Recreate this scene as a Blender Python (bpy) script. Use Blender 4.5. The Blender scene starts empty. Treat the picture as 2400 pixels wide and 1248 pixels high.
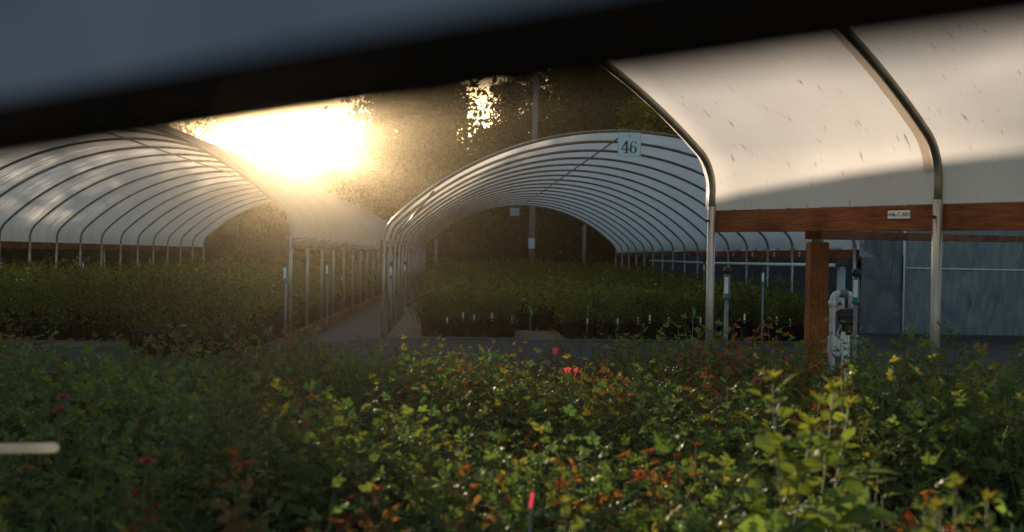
import bpy, math, random
import numpy as np
from mathutils import Vector, Matrix

random.seed(7); RNG = np.random.default_rng(11)
SC = bpy.context.scene
COL = SC.collection
PI = math.pi

# ------------------------------------------------------------------ camera model
CAM = np.array([0.0, 0.0, 1.6])
F = 2400.0
PITCH = math.atan(23.7 / F); ROLL = math.radians(1.1)
fwd = np.array([0, math.cos(PITCH), -math.sin(PITCH)])
r0 = np.array([1.0, 0, 0]); u0 = np.cross(r0, fwd)
right = r0 * math.cos(ROLL) + u0 * math.sin(ROLL)
upv = -r0 * math.sin(ROLL) + u0 * math.cos(ROLL)
def W(px, py, z):
    """world point seen at photo pixel (px, py) at depth z metres"""
    return CAM + z * (fwd + right * (px - 1200) / F - upv * (py - 624) / F)
def G(px, z, h=0.0):
    """world point at height h, depth z, in photo column px (near the horizon)"""
    p = W(px, 600, z); return np.array([p[0], p[1], h])
def proj(p):
    d = np.asarray(p, float) - CAM
    z = d @ fwd
    return 1200 + F * (d @ right) / z, 624 - F * (d @ upv) / z, z

cd = bpy.data.cameras.new("Camera"); cam = bpy.data.objects.new("Camera", cd); COL.objects.link(cam)
m = Matrix.Identity(4)
for i in range(3):
    m[i][0] = right[i]; m[i][1] = upv[i]; m[i][2] = -fwd[i]; m[i][3] = CAM[i]
cam.matrix_world = m
cd.sensor_width = 36; cd.lens = 36; cd.clip_start = 0.02; cd.clip_end = 6000
cd.dof.use_dof = True; cd.dof.focus_distance = 11.0; cd.dof.aperture_fstop = 2.8
SC.camera = cam

# ------------------------------------------------------------------ tagging / building helpers
def tag(o, label=None, cat=None, group=None, kind=None):
    if label: o["label"] = label
    if cat: o["category"] = cat
    if group: o["group"] = group
    if kind: o["kind"] = kind
    return o
def empty(name, loc, label=None, cat=None, group=None):
    o = bpy.data.objects.new(name, None); COL.objects.link(o)
    o.location = Vector([float(c) for c in loc]); o.empty_display_size = 0.1
    return tag(o, label, cat, group)
def root_loc(o):
    while o.parent is not None: o = o.parent
    return np.array(o.location)

class MB:
    def __init__(s): s.v = []; s.f = []; s.c = []; s.uv = []; s.n = 0
    def add(s, verts, faces, col=None, uv=None):
        verts = np.asarray(verts, float).reshape(-1, 3)
        s.v.append(verts)
        s.f += [tuple(i + s.n for i in f) for f in faces]
        s.c.append(np.tile(np.array(col if col is not None else (1, 1, 1), float), (len(verts), 1)) if (col is None or np.ndim(col) == 1) else np.asarray(col, float))
        s.uv.append(np.zeros((len(verts), 2)) if uv is None else np.asarray(uv, float))
        s.n += len(verts); return s
    def box(s, c, sx, sy, sz, ax=(1, 0, 0), ay=(0, 1, 0), az=(0, 0, 1), col=None):
        c = np.asarray(c, float); ax, ay, az = [np.asarray(a, float) for a in (ax, ay, az)]
        vs = [c + ax * sx / 2 * i + ay * sy / 2 * j + az * sz / 2 * k for i in (-1, 1) for j in (-1, 1) for k in (-1, 1)]
        return s.add(vs, [(0, 1, 3, 2), (4, 6, 7, 5), (0, 4, 5, 1), (2, 3, 7, 6), (0, 2, 6, 4), (1, 5, 7, 3)], col)
    def tube(s, path, rad, n=8, caps=True, col=None):
        path = np.asarray(path, float); k = len(path)
        rad = np.broadcast_to(np.asarray(rad, float), (k,))
        t = np.gradient(path, axis=0); t /= np.linalg.norm(t, axis=1)[:, None] + 1e-12
        ref = np.array([0, 0, 1.0]) if abs(t[0][2]) < 0.9 else np.array([1.0, 0, 0])
        a = np.cross(t[0], ref); a /= np.linalg.norm(a)
        vs = []
        for i in range(k):
            a = a - t[i] * (a @ t[i]); a /= np.linalg.norm(a) + 1e-12
            b = np.cross(t[i], a)
            for j in range(n):
                th = 2 * PI * j / n
                vs.append(path[i] + rad[i] * (math.cos(th) * a + math.sin(th) * b))
        fs = [(i * n + j, i * n + (j + 1) % n, (i + 1) * n + (j + 1) % n, (i + 1) * n + j) for i in range(k - 1) for j in range(n)]
        if caps: fs += [tuple(range(n))[::-1], tuple((k - 1) * n + j for j in range(n))]
        return s.add(vs, fs, col)
    def lathe(s, base, prof, n=12, col=None):
        base = np.asarray(base, float)
        vs = [base + (r * math.cos(2 * PI * j / n), r * math.sin(2 * PI * j / n), z) for r, z in prof for j in range(n)]
        k = len(prof)
        fs = [(i * n + j, i * n + (j + 1) % n, (i + 1) * n + (j + 1) % n, (i + 1) * n + j) for i in range(k - 1) for j in range(n)]
        fs += [tuple(range(n))[::-1], tuple((k - 1) * n + j for j in range(n))]
        return s.add(vs, fs, col)
    def build(s, name, mat, parent=None, smooth=False, bevel=0):
        V = np.concatenate(s.v) if s.v else np.zeros((0, 3))
        if parent is not None: V = V - root_loc(parent)
        me = bpy.data.meshes.new(name); me.from_pydata(V.tolist(), [], s.f); me.update()
        ca = me.color_attributes.new("tint", "FLOAT_COLOR", "POINT")
        cc = np.concatenate(s.c); cc = np.concatenate([cc, np.ones((len(cc), 1))], axis=1)
        ca.data.foreach_set("color", cc.astype(np.float32).ravel())
        uvs = np.concatenate(s.uv)
        if np.any(uvs):
            ul = me.uv_layers.new(name="UVMap")
            li = np.empty(len(me.loops), dtype=np.int32); me.loops.foreach_get("vertex_index", li)
            ul.data.foreach_set("uv", uvs[li].astype(np.float32).ravel())
        if smooth: me.polygons.foreach_set("use_smooth", [True] * len(me.polygons))
        me.materials.append(mat)
        o = bpy.data.objects.new(name, me); COL.objects.link(o)
        if parent is not None: o.parent = parent
        if bevel:
            b = o.modifiers.new("bevel", "BEVEL"); b.width = bevel; b.segments = 2; b.limit_method = "ANGLE"
        return o

# ------------------------------------------------------------------ materials
def newmat(name):
    mt = bpy.data.materials.new(name); mt.use_nodes = True
    nt = mt.node_tree; nt.nodes.clear()
    out = nt.nodes.new("ShaderNodeOutputMaterial")
    return mt, nt, out
def N(nt, typ, **kw):
    n = nt.nodes.new(typ)
    for k, v in kw.items():
        if k in n.inputs: n.inputs[k].default_value = v
        else: setattr(n, k, v)
    return n
def ramp(nt, src, stops):
    r = N(nt, "ShaderNodeValToRGB"); e = r.color_ramp.elements
    while len(e) < len(stops): e.new(0.5)
    for el, (p, c) in zip(e, stops): el.position = p; el.color = (*c, 1) if len(c) == 3 else c
    nt.links.new(src, r.inputs[0]); return r.outputs[0]
def noisy(name, c1, c2, scale, rough=0.7, metal=0.0, bump=0.0, stretch=(1, 1, 1), detail=6, spec=0.5, lo=0.35, hi=0.65, bscale=None):
    mt, nt, out = newmat(name); L = nt.links.new
    tc = N(nt, "ShaderNodeTexCoord"); mp = N(nt, "ShaderNodeMapping"); mp.inputs["Scale"].default_value = stretch
    L(tc.outputs["Object"], mp.inputs[0])
    nz = N(nt, "ShaderNodeTexNoise"); nz.inputs["Scale"].default_value = scale; nz.inputs["Detail"].default_value = detail
    L(mp.outputs[0], nz.inputs["Vector"])
    p = N(nt, "ShaderNodeBsdfPrincipled"); p.inputs["Roughness"].default_value = rough; p.inputs["Metallic"].default_value = metal
    p.inputs["Specular IOR Level"].default_value = spec
    L(ramp(nt, nz.outputs[0], [(lo, c1), (hi, c2)]), p.inputs["Base Color"])
    if bump:
        bz = nz
        if bscale:
            bz = N(nt, "ShaderNodeTexNoise"); bz.inputs["Scale"].default_value = bscale; bz.inputs["Detail"].default_value = 8; L(mp.outputs[0], bz.inputs["Vector"])
        b = N(nt, "ShaderNodeBump"); b.inputs["Strength"].default_value = bump; b.inputs["Distance"].default_value = 0.02
        L(bz.outputs[0], b.inputs["Height"]); L(b.outputs[0], p.inputs["Normal"])
    L(p.outputs[0], out.inputs[0]); return mt

def film_mat(name, col, trans=0.45, dirt=0.0, wrinkle=0.0, tcol=None, gloss=0.06, wscale=(3.2, 0.55, 1), wrot=0.35):
    mt, nt, out = newmat(name); L = nt.links.new
    uv = N(nt, "ShaderNodeUVMap"); uv.uv_map = "UVMap"
    base = N(nt, "ShaderNodeRGB"); base.outputs[0].default_value = (*col, 1)
    tb = N(nt, "ShaderNodeRGB"); tb.outputs[0].default_value = (*(tcol or col), 1)
    mp0 = N(nt, "ShaderNodeMapping"); mp0.inputs["Scale"].default_value = (1.2, 0.6, 1); L(uv.outputs[0], mp0.inputs[0])
    nz0 = N(nt, "ShaderNodeTexNoise"); nz0.inputs["Scale"].default_value = 1.3; nz0.inputs["Detail"].default_value = 5; L(mp0.outputs[0], nz0.inputs["Vector"])
    soil = ramp(nt, nz0.outputs[0], [(0.3, (0.88, 0.87, 0.85)), (0.7, (1, 1, 1))])
    if dirt:
        def streak(scale, st, lo, hi):
            mp = N(nt, "ShaderNodeMapping"); mp.inputs["Scale"].default_value = st; mp.inputs["Rotation"].default_value = (0, 0, 0.12); L(uv.outputs[0], mp.inputs[0])
            nz = N(nt, "ShaderNodeTexNoise"); nz.inputs["Scale"].default_value = scale; nz.inputs["Detail"].default_value = 3; L(mp.outputs[0], nz.inputs["Vector"])
            return ramp(nt, nz.outputs[0], [(lo, (1, 1, 1)), (hi, (0.32, 0.28, 0.25))])
        a = streak(1.0, (34, 5.0, 1), 0.65, 0.74)
        b = streak(1.0, (90, 70, 1), 0.665, 0.74)
        mx = N(nt, "ShaderNodeMix", data_type="RGBA", blend_type="MULTIPLY"); mx.inputs[0].default_value = dirt
        L(soil, mx.inputs[6]); L(a, mx.inputs[7])
        mx2 = N(nt, "ShaderNodeMix", data_type="RGBA", blend_type="MULTIPLY"); mx2.inputs[0].default_value = dirt * 0.7
        L(mx.outputs[2], mx2.inputs[6]); L(b, mx2.inputs[7]); soil = mx2.outputs[2]
    def mul(c):
        mm = N(nt, "ShaderNodeMix", data_type="RGBA", blend_type="MULTIPLY"); mm.inputs[0].default_value = 1
        L(c, mm.inputs[6]); L(soil, mm.inputs[7]); return mm.outputs[2]
    d = N(nt, "ShaderNodeBsdfDiffuse"); t = N(nt, "ShaderNodeBsdfTranslucent"); g = N(nt, "ShaderNodeBsdfGlossy"); g.inputs["Roughness"].default_value = 0.32
    L(mul(base.outputs[0]), d.inputs[0]); L(mul(tb.outputs[0]), t.inputs[0])
    m1 = N(nt, "ShaderNodeMixShader"); m1.inputs[0].default_value = trans; L(d.outputs[0], m1.inputs[1]); L(t.outputs[0], m1.inputs[2])
    m2 = N(nt, "ShaderNodeMixShader"); m2.inputs[0].default_value = gloss; L(m1.outputs[0], m2.inputs[1]); L(g.outputs[0], m2.inputs[2])
    if wrinkle:
        mp = N(nt, "ShaderNodeMapping"); mp.inputs["Scale"].default_value = wscale; mp.inputs["Rotation"].default_value = (0, 0, wrot); L(uv.outputs[0], mp.inputs[0])
        nz = N(nt, "ShaderNodeTexNoise"); nz.inputs["Scale"].default_value = 1.2; nz.inputs["Detail"].default_value = 3; nz.inputs["Distortion"].default_value = 0.6; L(mp.outputs[0], nz.inputs["Vector"])
        b = N(nt, "ShaderNodeBump"); b.inputs["Strength"].default_value = wrinkle; b.inputs["Distance"].default_value = 0.12; L(nz.outputs[0], b.inputs["Height"])
        for s in (d, t, g): L(b.outputs[0], s.inputs["Normal"])
    L(m2.outputs[0], out.inputs[0]); return mt

def leaf_mat(name, trans=0.42, gloss=0.10, rough=0.32, boost=1.0, var=0.35):
    mt, nt, out = newmat(name); L = nt.links.new
    at = N(nt, "ShaderNodeAttribute"); at.attribute_name = "tint"
    oi = N(nt, "ShaderNodeObjectInfo")
    hs = N(nt, "ShaderNodeHueSaturation")
    mr = N(nt, "ShaderNodeMapRange"); mr.inputs[3].default_value = 1 - var; mr.inputs[4].default_value = 1 + var; L(oi.outputs["Random"], mr.inputs[0])
    mr2 = N(nt, "ShaderNodeMapRange"); mr2.inputs[3].default_value = 0.485; mr2.inputs[4].default_value = 0.51; L(oi.outputs["Random"], mr2.inputs[0])
    L(at.outputs["Color"], hs.inputs["Color"]); L(mr.outputs[0], hs.inputs["Value"]); L(mr2.outputs[0], hs.inputs["Hue"])
    d = N(nt, "ShaderNodeBsdfDiffuse"); t = N(nt, "ShaderNodeBsdfTranslucent"); g = N(nt, "ShaderNodeBsdfGlossy"); g.inputs["Roughness"].default_value = rough
    L(hs.outputs[0], d.inputs[0])
    mm = N(nt, "ShaderNodeMix", data_type="RGBA", blend_type="MULTIPLY"); mm.inputs[0].default_value = 1; mm.inputs[7].default_value = (1.9 * boost, 1.75 * boost, 0.75 * boost, 1)
    L(hs.outputs[0], mm.inputs[6]); L(mm.outputs[2], t.inputs[0])
    m1 = N(nt, "ShaderNodeMixShader"); m1.inputs[0].default_value = trans; L(d.outputs[0], m1.inputs[1]); L(t.outputs[0], m1.inputs[2])
    fr = N(nt, "ShaderNodeFresnel"); fr.inputs[0].default_value = 1.42
    ml = N(nt, "ShaderNodeMath", operation="MULTIPLY_ADD"); ml.inputs[1].default_value = gloss * 8; ml.inputs[2].default_value = gloss * 0.25; L(fr.outputs[0], ml.inputs[0])
    m2 = N(nt, "ShaderNodeMixShader"); L(ml.outputs[0], m2.inputs[0]); L(m1.outputs[0], m2.inputs[1]); L(g.outputs[0], m2.inputs[2])
    L(m2.outputs[0], out.inputs[0]); return mt

M = {}
M["pipe"] = noisy("galvanised_pipe", (0.30, 0.30, 0.29), (0.46, 0.46, 0.44), 9, 0.42, 0.75, 0.05, (1, 1, 0.3))
M["hoop"] = noisy("hoop_pipe", (0.16, 0.155, 0.12), (0.26, 0.25, 0.20), 7, 0.45, 0.6, 0.05)
M["wood"] = noisy("stained_wood", (0.15, 0.048, 0.020), (0.30, 0.105, 0.042), 5, 0.75, 0, 0.25, (1.2, 1.2, 14), 8, 0.25, 0.3, 0.7)
M["post_wood"] = noisy("stained_post_wood", (0.17, 0.055, 0.018), (0.28, 0.095, 0.030), 6, 0.8, 0, 0.2, (9, 9, 0.6), 8, 0.2, 0.3, 0.7)
M["old_wood"] = noisy("weathered_wood", (0.16, 0.13, 0.11), (0.30, 0.26, 0.23), 4, 0.9, 0, 0.3, (6, 6, 0.4), 8, 0.1)
def stain(mat, scale, dark):
    nt = mat.node_tree; p = next(n for n in nt.nodes if n.type == "BSDF_PRINCIPLED"); src = p.inputs["Base Color"].links[0].from_socket
    tc = N(nt, "ShaderNodeTexCoord"); nz = N(nt, "ShaderNodeTexNoise"); nz.inputs["Scale"].default_value = scale; nz.inputs["Detail"].default_value = 7
    nt.links.new(tc.outputs["Object"], nz.inputs["Vector"])
    vo = N(nt, "ShaderNodeTexVoronoi"); vo.inputs["Scale"].default_value = scale * 2.2; nt.links.new(tc.outputs["Object"], vo.inputs["Vector"])
    for src2 in (ramp(nt, nz.outputs[0], [(0.38, dark), (0.62, (1.15, 1.12, 1.1))]), ramp(nt, vo.outputs["Distance"], [(0.05, (0.35, 0.3, 0.28)), (0.12, (1, 1, 1))])):
        mx = N(nt, "ShaderNodeMix", data_type="RGBA", blend_type="MULTIPLY"); mx.inputs[0].default_value = 1
        nt.links.new(src, mx.inputs[6]); nt.links.new(src2, mx.inputs[7]); src = mx.outputs[2]
    nt.links.new(src, p.inputs["Base Color"])
stain(M["wood"], 2.6, (0.55, 0.52, 0.50)); stain(M["post_wood"], 3.2, (0.6, 0.55, 0.5))
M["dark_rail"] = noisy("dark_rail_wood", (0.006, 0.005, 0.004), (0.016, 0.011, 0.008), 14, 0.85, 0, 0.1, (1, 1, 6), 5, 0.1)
M["panel"] = noisy("grey_panel", (0.25, 0.34, 0.48), (0.38, 0.46, 0.58), 9, 0.7, 0, 0, (1, 1, 1), 4, 0.1)
M["film"] = film_mat("greenhouse_film", (0.54, 0.57, 0.62), 0.74, tcol=(0.92, 0.88, 0.82))
M["film_dirty"] = film_mat("dirty_greenhouse_film", (0.72, 0.73, 0.74), 0.64, dirt=0.85, tcol=(0.68, 0.66, 0.64))
M["film_wrinkled"] = film_mat("wrinkled_greenhouse_film", (0.53, 0.56, 0.60), 0.68, wrinkle=0.75, tcol=(0.86, 0.83, 0.78))
M["curtain"] = film_mat("end_wall_film", (0.10, 0.155, 0.215), 0.25, wrinkle=0.5, gloss=0.10, wscale=(7, 0.7, 1), wrot=0.62)  # white film, with shade and the dark inside put into its blue-grey colour
M["curtain_dark"] = film_mat("shade_tinted_film", (0.066, 0.10, 0.135), 0.2, wrinkle=0.4, gloss=0.07, wscale=(5, 0.6, 1), wrot=0.5)  # darker copy of the same film, shade put into its colour
M["tape"] = film_mat("film_seam_tape", (0.80, 0.66, 0.52), 0.7, tcol=(0.95, 0.80, 0.64))
M["white"] = noisy("white_plastic", (0.76, 0.77, 0.78), (0.86, 0.87, 0.88), 12, 0.4, 0, 0.02)
M["sign"] = noisy("sign_face", (0.60, 0.72, 0.78), (0.68, 0.79, 0.84), 6, 0.5)
M["sign_edge"] = noisy("sign_border", (0.20, 0.42, 0.52), (0.26, 0.50, 0.60), 6, 0.5)
M["ink"] = noisy("black_ink", (0.010, 0.012, 0.014), (0.02, 0.022, 0.025), 20, 0.6)
M["pink_ink"] = noisy("faint_pink_ink", (0.45, 0.42, 0.52), (0.52, 0.48, 0.58), 20, 0.6)
M["black"] = noisy("black_plastic", (0.012, 0.012, 0.012), (0.028, 0.026, 0.024), 16, 0.5, 0, 0.05)
M["pot"] = noisy("black_pot_plastic", (0.006, 0.005, 0.004), (0.016, 0.013, 0.010), 10, 0.6, 0, 0.05)
M["teal"] = noisy("teal_plastic", (0.02, 0.13, 0.17), (0.03, 0.18, 0.23), 10, 0.4)
M["grey"] = noisy("grey_plastic", (0.16, 0.17, 0.18), (0.24, 0.25, 0.26), 10, 0.5)
M["red"] = noisy("red_plastic", (0.5, 0.05, 0.04), (0.6, 0.08, 0.06), 10, 0.5)
M["stem"] = noisy("rose_cane", (0.06, 0.075, 0.025), (0.10, 0.09, 0.035), 30, 0.7)
M["bark"] = noisy("tree_bark", (0.035, 0.028, 0.022), (0.09, 0.075, 0.06), 6, 0.9, 0, 0.6, (4, 4, 0.7))
M["leaf"] = leaf_mat("rose_leaf", 0.34, 0.018, 0.52, 0.72)
M["leaf_far"] = leaf_mat("far_rose_leaf", 0.30, 0.0, 0.7)
M["tree_leaf"] = leaf_mat("tree_leaf", 0.22, 0.0, 0.8, 0.8, 0.25)
M["petal"] = leaf_mat("petal", 0.45, 0.02, 0.6, 0.6, 0.05)
M["flag_green"] = film_mat("green_flag_film", (0.03, 0.42, 0.10), 0.5, gloss=0.03)
M["flag_pink"] = film_mat("pink_ribbon_film", (0.45, 0.05, 0.085), 0.45, gloss=0.04)
M["gravel"] = noisy("gravel", (0.042, 0.037, 0.034), (0.125, 0.115, 0.105), 38, 0.95, 0, 0.8, (1, 1, 1), 8, 0.2)
M["path"] = noisy("packed_path", (0.11, 0.09, 0.085), (0.19, 0.16, 0.15), 22, 0.95, 0, 0.5, (1, 1, 1), 8, 0.1)
M["ground"] = noisy("bare_soil", (0.055, 0.045, 0.036), (0.12, 0.10, 0.08), 3, 0.95, 0, 0.5, (1, 1, 1), 9, 0.1, bscale=30)
M["cloth"] = noisy("pale_ground_cloth", (0.13, 0.105, 0.085), (0.24, 0.20, 0.17), 5, 0.9, 0, 0.3, (1, 1, 1), 7, 0.1)
M["drygrass"] = leaf_mat("dry_grass_blade", 0.4, 0.02, 0.6, 0.8, 0.1)
mt, nt, out = newmat("translucent_cane"); a = N(nt, "ShaderNodeBsdfDiffuse"); a.inputs[0].default_value = (0.8, 0.76, 0.66, 1)
b = N(nt, "ShaderNodeBsdfTranslucent"); b.inputs[0].default_value = (0.9, 0.85, 0.74, 1); c = N(nt, "ShaderNodeMixShader"); c.inputs[0].default_value = 0.7
nt.links.new(a.outputs[0], c.inputs[1]); nt.links.new(b.outputs[0], c.inputs[2]); nt.links.new(c.outputs[0], out.inputs[0]); M["cane"] = mt

# ------------------------------------------------------------------ sky, sun, air
SUN_PX = (662, 320)
sd = W(*SUN_PX, 1.0) - CAM; sd /= np.linalg.norm(sd)
EL = math.asin(sd[2]); AZ = math.atan2(sd[0], sd[1])
w = bpy.data.worlds.new("World"); SC.world = w; w.use_nodes = True
nt = w.node_tree; bg = nt.nodes["Background"]
sk = nt.nodes.new("ShaderNodeTexSky"); sk.sky_type = "NISHITA"; sk.sun_disc = False
sk.sun_elevation = EL; sk.sun_rotation = AZ; sk.air_density = 1.0; sk.dust_density = 1.6; sk.ozone_density = 1.2
nt.links.new(sk.outputs[0], bg.inputs[0]); bg.inputs[1].default_value = 0.057
ld = bpy.data.lights.new("sun_lamp", "SUN"); ld.energy = 4.2; ld.angle = math.radians(0.5); ld.color = (1.0, 0.79, 0.58)
lo = bpy.data.objects.new("sun_lamp", ld); COL.objects.link(lo)
lo.rotation_euler = Vector(sd).to_track_quat("Z", "Y").to_euler(); lo.location = (0, 0, 30)
def sphere(c, r, nu=24, nv=12):
    vs = [np.asarray(c) + r * np.array([math.sin(PI * j / nv) * math.cos(2 * PI * i / nu), math.sin(PI * j / nv) * math.sin(2 * PI * i / nu), math.cos(PI * j / nv)]) for j in range(nv + 1) for i in range(nu)]
    fs = [(j * nu + i, (j + 1) * nu + i, (j + 1) * nu + (i + 1) % nu, j * nu + (i + 1) % nu) for j in range(nv) for i in range(nu)]
    return vs, fs
mt, nt, out = newmat("air"); v = N(nt, "ShaderNodeVolumePrincipled"); v.inputs["Color"].default_value = (0.096, 0.081, 0.054, 1)
v.inputs["Density"].default_value = 0.0026; v.inputs["Anisotropy"].default_value = 0.938
nt.links.new(v.outputs[0], out.inputs["Volume"])
b = MB(); b.box((0, 38, 10.5), 180, 118, 23); tag(b.build("haze", mt), kind="stuff")

# ------------------------------------------------------------------ ground
def sheet(name, pts, mat, h, kind="structure"):
    b = MB(); b.add([(p[0], p[1], h) for p in pts], [tuple(range(len(pts)))])
    return tag(b.build(name, mat), kind=kind)
sheet("ground", [(-900, -300), (900, -300), (900, 1500), (-900, 1500)], M["ground"], 0.0)

# ------------------------------------------------------------------ hoop houses
def profile(width, board_top, apex, R, r=0.55, n=20, flip=False):
    """one arch as (u, h): from the left post top over to the right post top"""
    hw = width / 2; cy = apex - R
    # fillet circle tangent to the vertical u=-hw and internally tangent to the big circle
    cu = -hw + r; ch = cy + math.sqrt((R - r) ** 2 - cu ** 2)
    phi = math.atan2(ch - cy, cu)                          # direction of the tangent point
    pts = [(-hw, board_top - 0.25)] if ch > board_top - 0.2 else []
    for i in range(8):
        th = PI + (phi - PI) * i / 7
        pts.append((cu + r * math.cos(th), ch + r * math.sin(th)))
    for i in range(1, n + 1):
        th = phi + (PI / 2 - phi) * i / n
        pts.append((R * math.cos(th), cy + R * math.sin(th)))
    pts += [(-u, h) for u, h in pts[:-1][::-1]]
    return np.array(pts)

class House:
    def __init__(s, origin, axis, width, nribs, spacing, board_bot, apex, R, board_h=0.184, tilt=0.0, fillet=0.55):
        s.o = np.asarray(origin, float); a = np.array([axis[0], axis[1], 0.0]); s.ax = a / np.linalg.norm(a)
        s.rt = np.array([s.ax[1], -s.ax[0], 0.0]); s.w = width; s.n = nribs; s.sp = spacing; s.tilt = tilt
        s.bb = board_bot; s.bt = board_bot + board_h; s.apex = apex; s.R = R
        s.prof = profile(width, s.bt, apex, R, fillet); s.len = (nribs - 1) * spacing
    def P(s, u, v, h):
        return s.o + s.rt * u + s.ax * v + np.array([0, 0, h + s.tilt * u])
    def arch(s, v, out=0.0, lo=None):
        pr = s.prof.copy()
        t = np.gradient(pr, axis=0); t /= np.linalg.norm(t, axis=1)[:, None]
        nrm = np.stack([-t[:, 1], t[:, 0]], axis=1)
        pr = pr + nrm * out
        return np.array([s.P(u, v, h) for u, h in pr]), pr
    def hoops(s, root, rad=0.030, mat=None, sides=(-1, 1), pr_rad=0.031, skip=()):
        for i in range(s.n):
            v = i * s.sp
            b = MB(); b.tube(s.arch(v)[0], rad, 8); b.build("hoop", mat or M["hoop"], root, True)
            for sgn in sides:
                u = sgn * s.w / 2
                if (sgn, i) in skip: continue
                b = MB(); b.tube([s.P(u, v, -0.05), s.P(u, v, s.bt * 0.6), s.P(u, v, s.bt + 0.03)], pr_rad, 10)
                b.build("post", M["pipe"], root, True)
    def board(s, root, sgn, v0=-0.06, v1=None, mat=None, off=0.045, gaps=()):
        v1 = s.len + 0.06 if v1 is None else v1
        u = sgn * (s.w / 2 + off + 0.019)
        b = MB(); b.box(s.P(u, (v0 + v1) / 2, (s.bb + s.bt) / 2), 0.038, v1 - v0, s.bt - s.bb, s.rt, s.ax)
        return b.build("hip_board", mat or M["wood"], root, bevel=0.004)
    def purlin(s, root):
        b = MB(); b.tube([s.P(0, v, s.apex - 0.045) for v in np.linspace(0, s.len, 12)], 0.018, 8)
        b.build("ridge_purlin", M["hoop"], root, True)
    def film(s, root, mat, sag=0.05, over=0.10, sub=6, out=0.032, drop=(0.0, 0.0), seed=0, cut=None, name="film_cover"):
        rg = np.random.default_rng(seed)
        vs = []
        for i in range(s.n - 1):
            for k in range(sub): vs.append((i + k / sub) * s.sp)
        vs.append(s.len); vs = [-over] + vs + [s.len + over]
        pr0 = s.arch(0, out)[1]
        keep = pr0[:, 1] > s.bt - 0.02
        idx = np.where(keep)[0]; pr = pr0[idx]
        t = np.gradient(pr, axis=0); t /= np.linalg.norm(t, axis=1)[:, None]; nrm = np.stack([-t[:, 1], t[:, 0]], axis=1)
        if True:
            pr = np.concatenate([[[pr[0][0], s.bt + 0.004]], pr, [[pr[-1][0], s.bt + 0.004]]]); nrm = np.concatenate([nrm[:1], nrm, nrm[-1:]])
        if cut is not None: kk = cut(pr); pr = pr[kk]; nrm = nrm[kk]
        arc = np.concatenate([[0], np.cumsum(np.linalg.norm(np.diff(pr, axis=0), axis=1))])
        K = len(pr); V = []; UV = []
        for v in vs:
            fr = (v / s.sp) % 1.0 if 0 <= v <= s.len else 0
            dip = -sag * (math.sin(PI * fr) if fr > 1e-6 else 0)
            edge = -0.02 if (v < 0 or v > s.len) else 0
            for k in range(K):
                e = min(1, min(arc[k], arc[-1] - arc[k]) / 0.5)
                d = (dip * e) + edge + rg.normal(0, 0.003)
                q = pr[k] + nrm[min(k, len(nrm) - 1)] * d
                V.append(s.P(q[0], v, q[1])); UV.append((v, arc[k]))
        F_ = [(i * K + k, i * K + k + 1, (i + 1) * K + k + 1, (i + 1) * K + k) for i in range(len(vs) - 1) for k in range(K - 1)]
        b = MB(); b.add(V, F_, None, UV)
        return b.build(name, mat, root, True)
    def film_roll(s, root, sgn, mat, seed=3, h=None, rad=0.05):
        rg = np.random.default_rng(seed); n = int(s.len / 0.25)
        pts = [s.P(sgn * (s.w / 2 + 0.10 + rg.normal(0, 0.012)), v, (h or s.bb + 0.05) + rg.normal(0, 0.018)) for v in np.linspace(-0.05, s.len + 0.05, n)]
        b = MB(); b.tube(pts, [rad * rg.uniform(0.6, 1.35) for _ in pts], 8); return b.build("rolled_side_film", mat, root, True)

def text_mesh(txt, size, name, mat, origin, ax, az, parent, depth=0.001):
    cu = bpy.data.curves.new(name, "FONT"); cu.body = txt; cu.size = size; cu.align_x = "CENTER"; cu.align_y = "CENTER"; cu.extrude = depth
    tmp = bpy.data.objects.new(name + "_tmp", cu); COL.objects.link(tmp)
    dg = bpy.context.evaluated_depsgraph_get(); me = bpy.data.meshes.new_from_object(tmp.evaluated_get(dg))
    bpy.data.objects.remove(tmp)
    nn = np.cross(np.asarray(ax), np.asarray(az)); base = root_loc(parent)
    for v in me.vertices:
        c = np.array(v.co); p = np.asarray(origin) + np.asarray(ax) * c[0] + np.asarray(az) * c[1] - nn * (-c[2]) - base
        v.co = p
    me.materials.clear(); me.materials.append(mat); me.name = name
    o = bpy.data.objects.new(name, me); COL.objects.link(o); o.parent = parent; return o

# --- tunnel 46 (middle)
AX46 = np.array([-0.0583, 1.0]) ; AX46 /= np.linalg.norm(AX46)
RT46 = np.array([AX46[1], -AX46[0]])
pr_ = W(2003, 600, 20.0)[:2]; pl_ = pr_ - RT46 * 9.14
c46 = np.array([*(pr_ + pl_) / 2, 0])
H46 = House(c46, AX46, 9.14, 17, 1.83, 1.67, 4.04, 6.3)
r46 = empty("hoop_house", c46, "middle open-ended tunnel of white film whose number sign reads 46", "hoop house")
H46.film(r46, M["film"], -0.07, 0.10, seed=1)
H46.hoops(r46); H46.board(r46, 1); H46.board(r46, -1); H46.purlin(r46)
H46.film_roll(r46, -1, M["film_wrinkled"], 5, 1.80, 0.06)
for (a, bq) in (((-3.65, 0.0, 2.80), (-4.5, 2.0, 1.9)), ((4.5, 5.5, 1.8), (4.45, 7.6, 0.5))):
    b = MB(); b.tube([H46.P(*a), H46.P(*bq)], 0.02, 8); b.build("brace", M["hoop"], r46, True)
b = MB(); q = [H46.P(4.60, -0.10, 2.15), H46.P(4.66, -0.1, 1.70), H46.P(4.95, -0.08, 1.72), H46.P(4.68, 0.3, 1.95), H46.P(4.64, 0.02, 2.2)]
b.add(q, [(0, 1, 2, 3), (0, 3, 4)], None, [(0, 0), (0, 1), (.5, 1), (.3, .3), (0.1, 0.1)]); b.build("film_flap", M["film_wrinkled"], r46)
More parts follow.
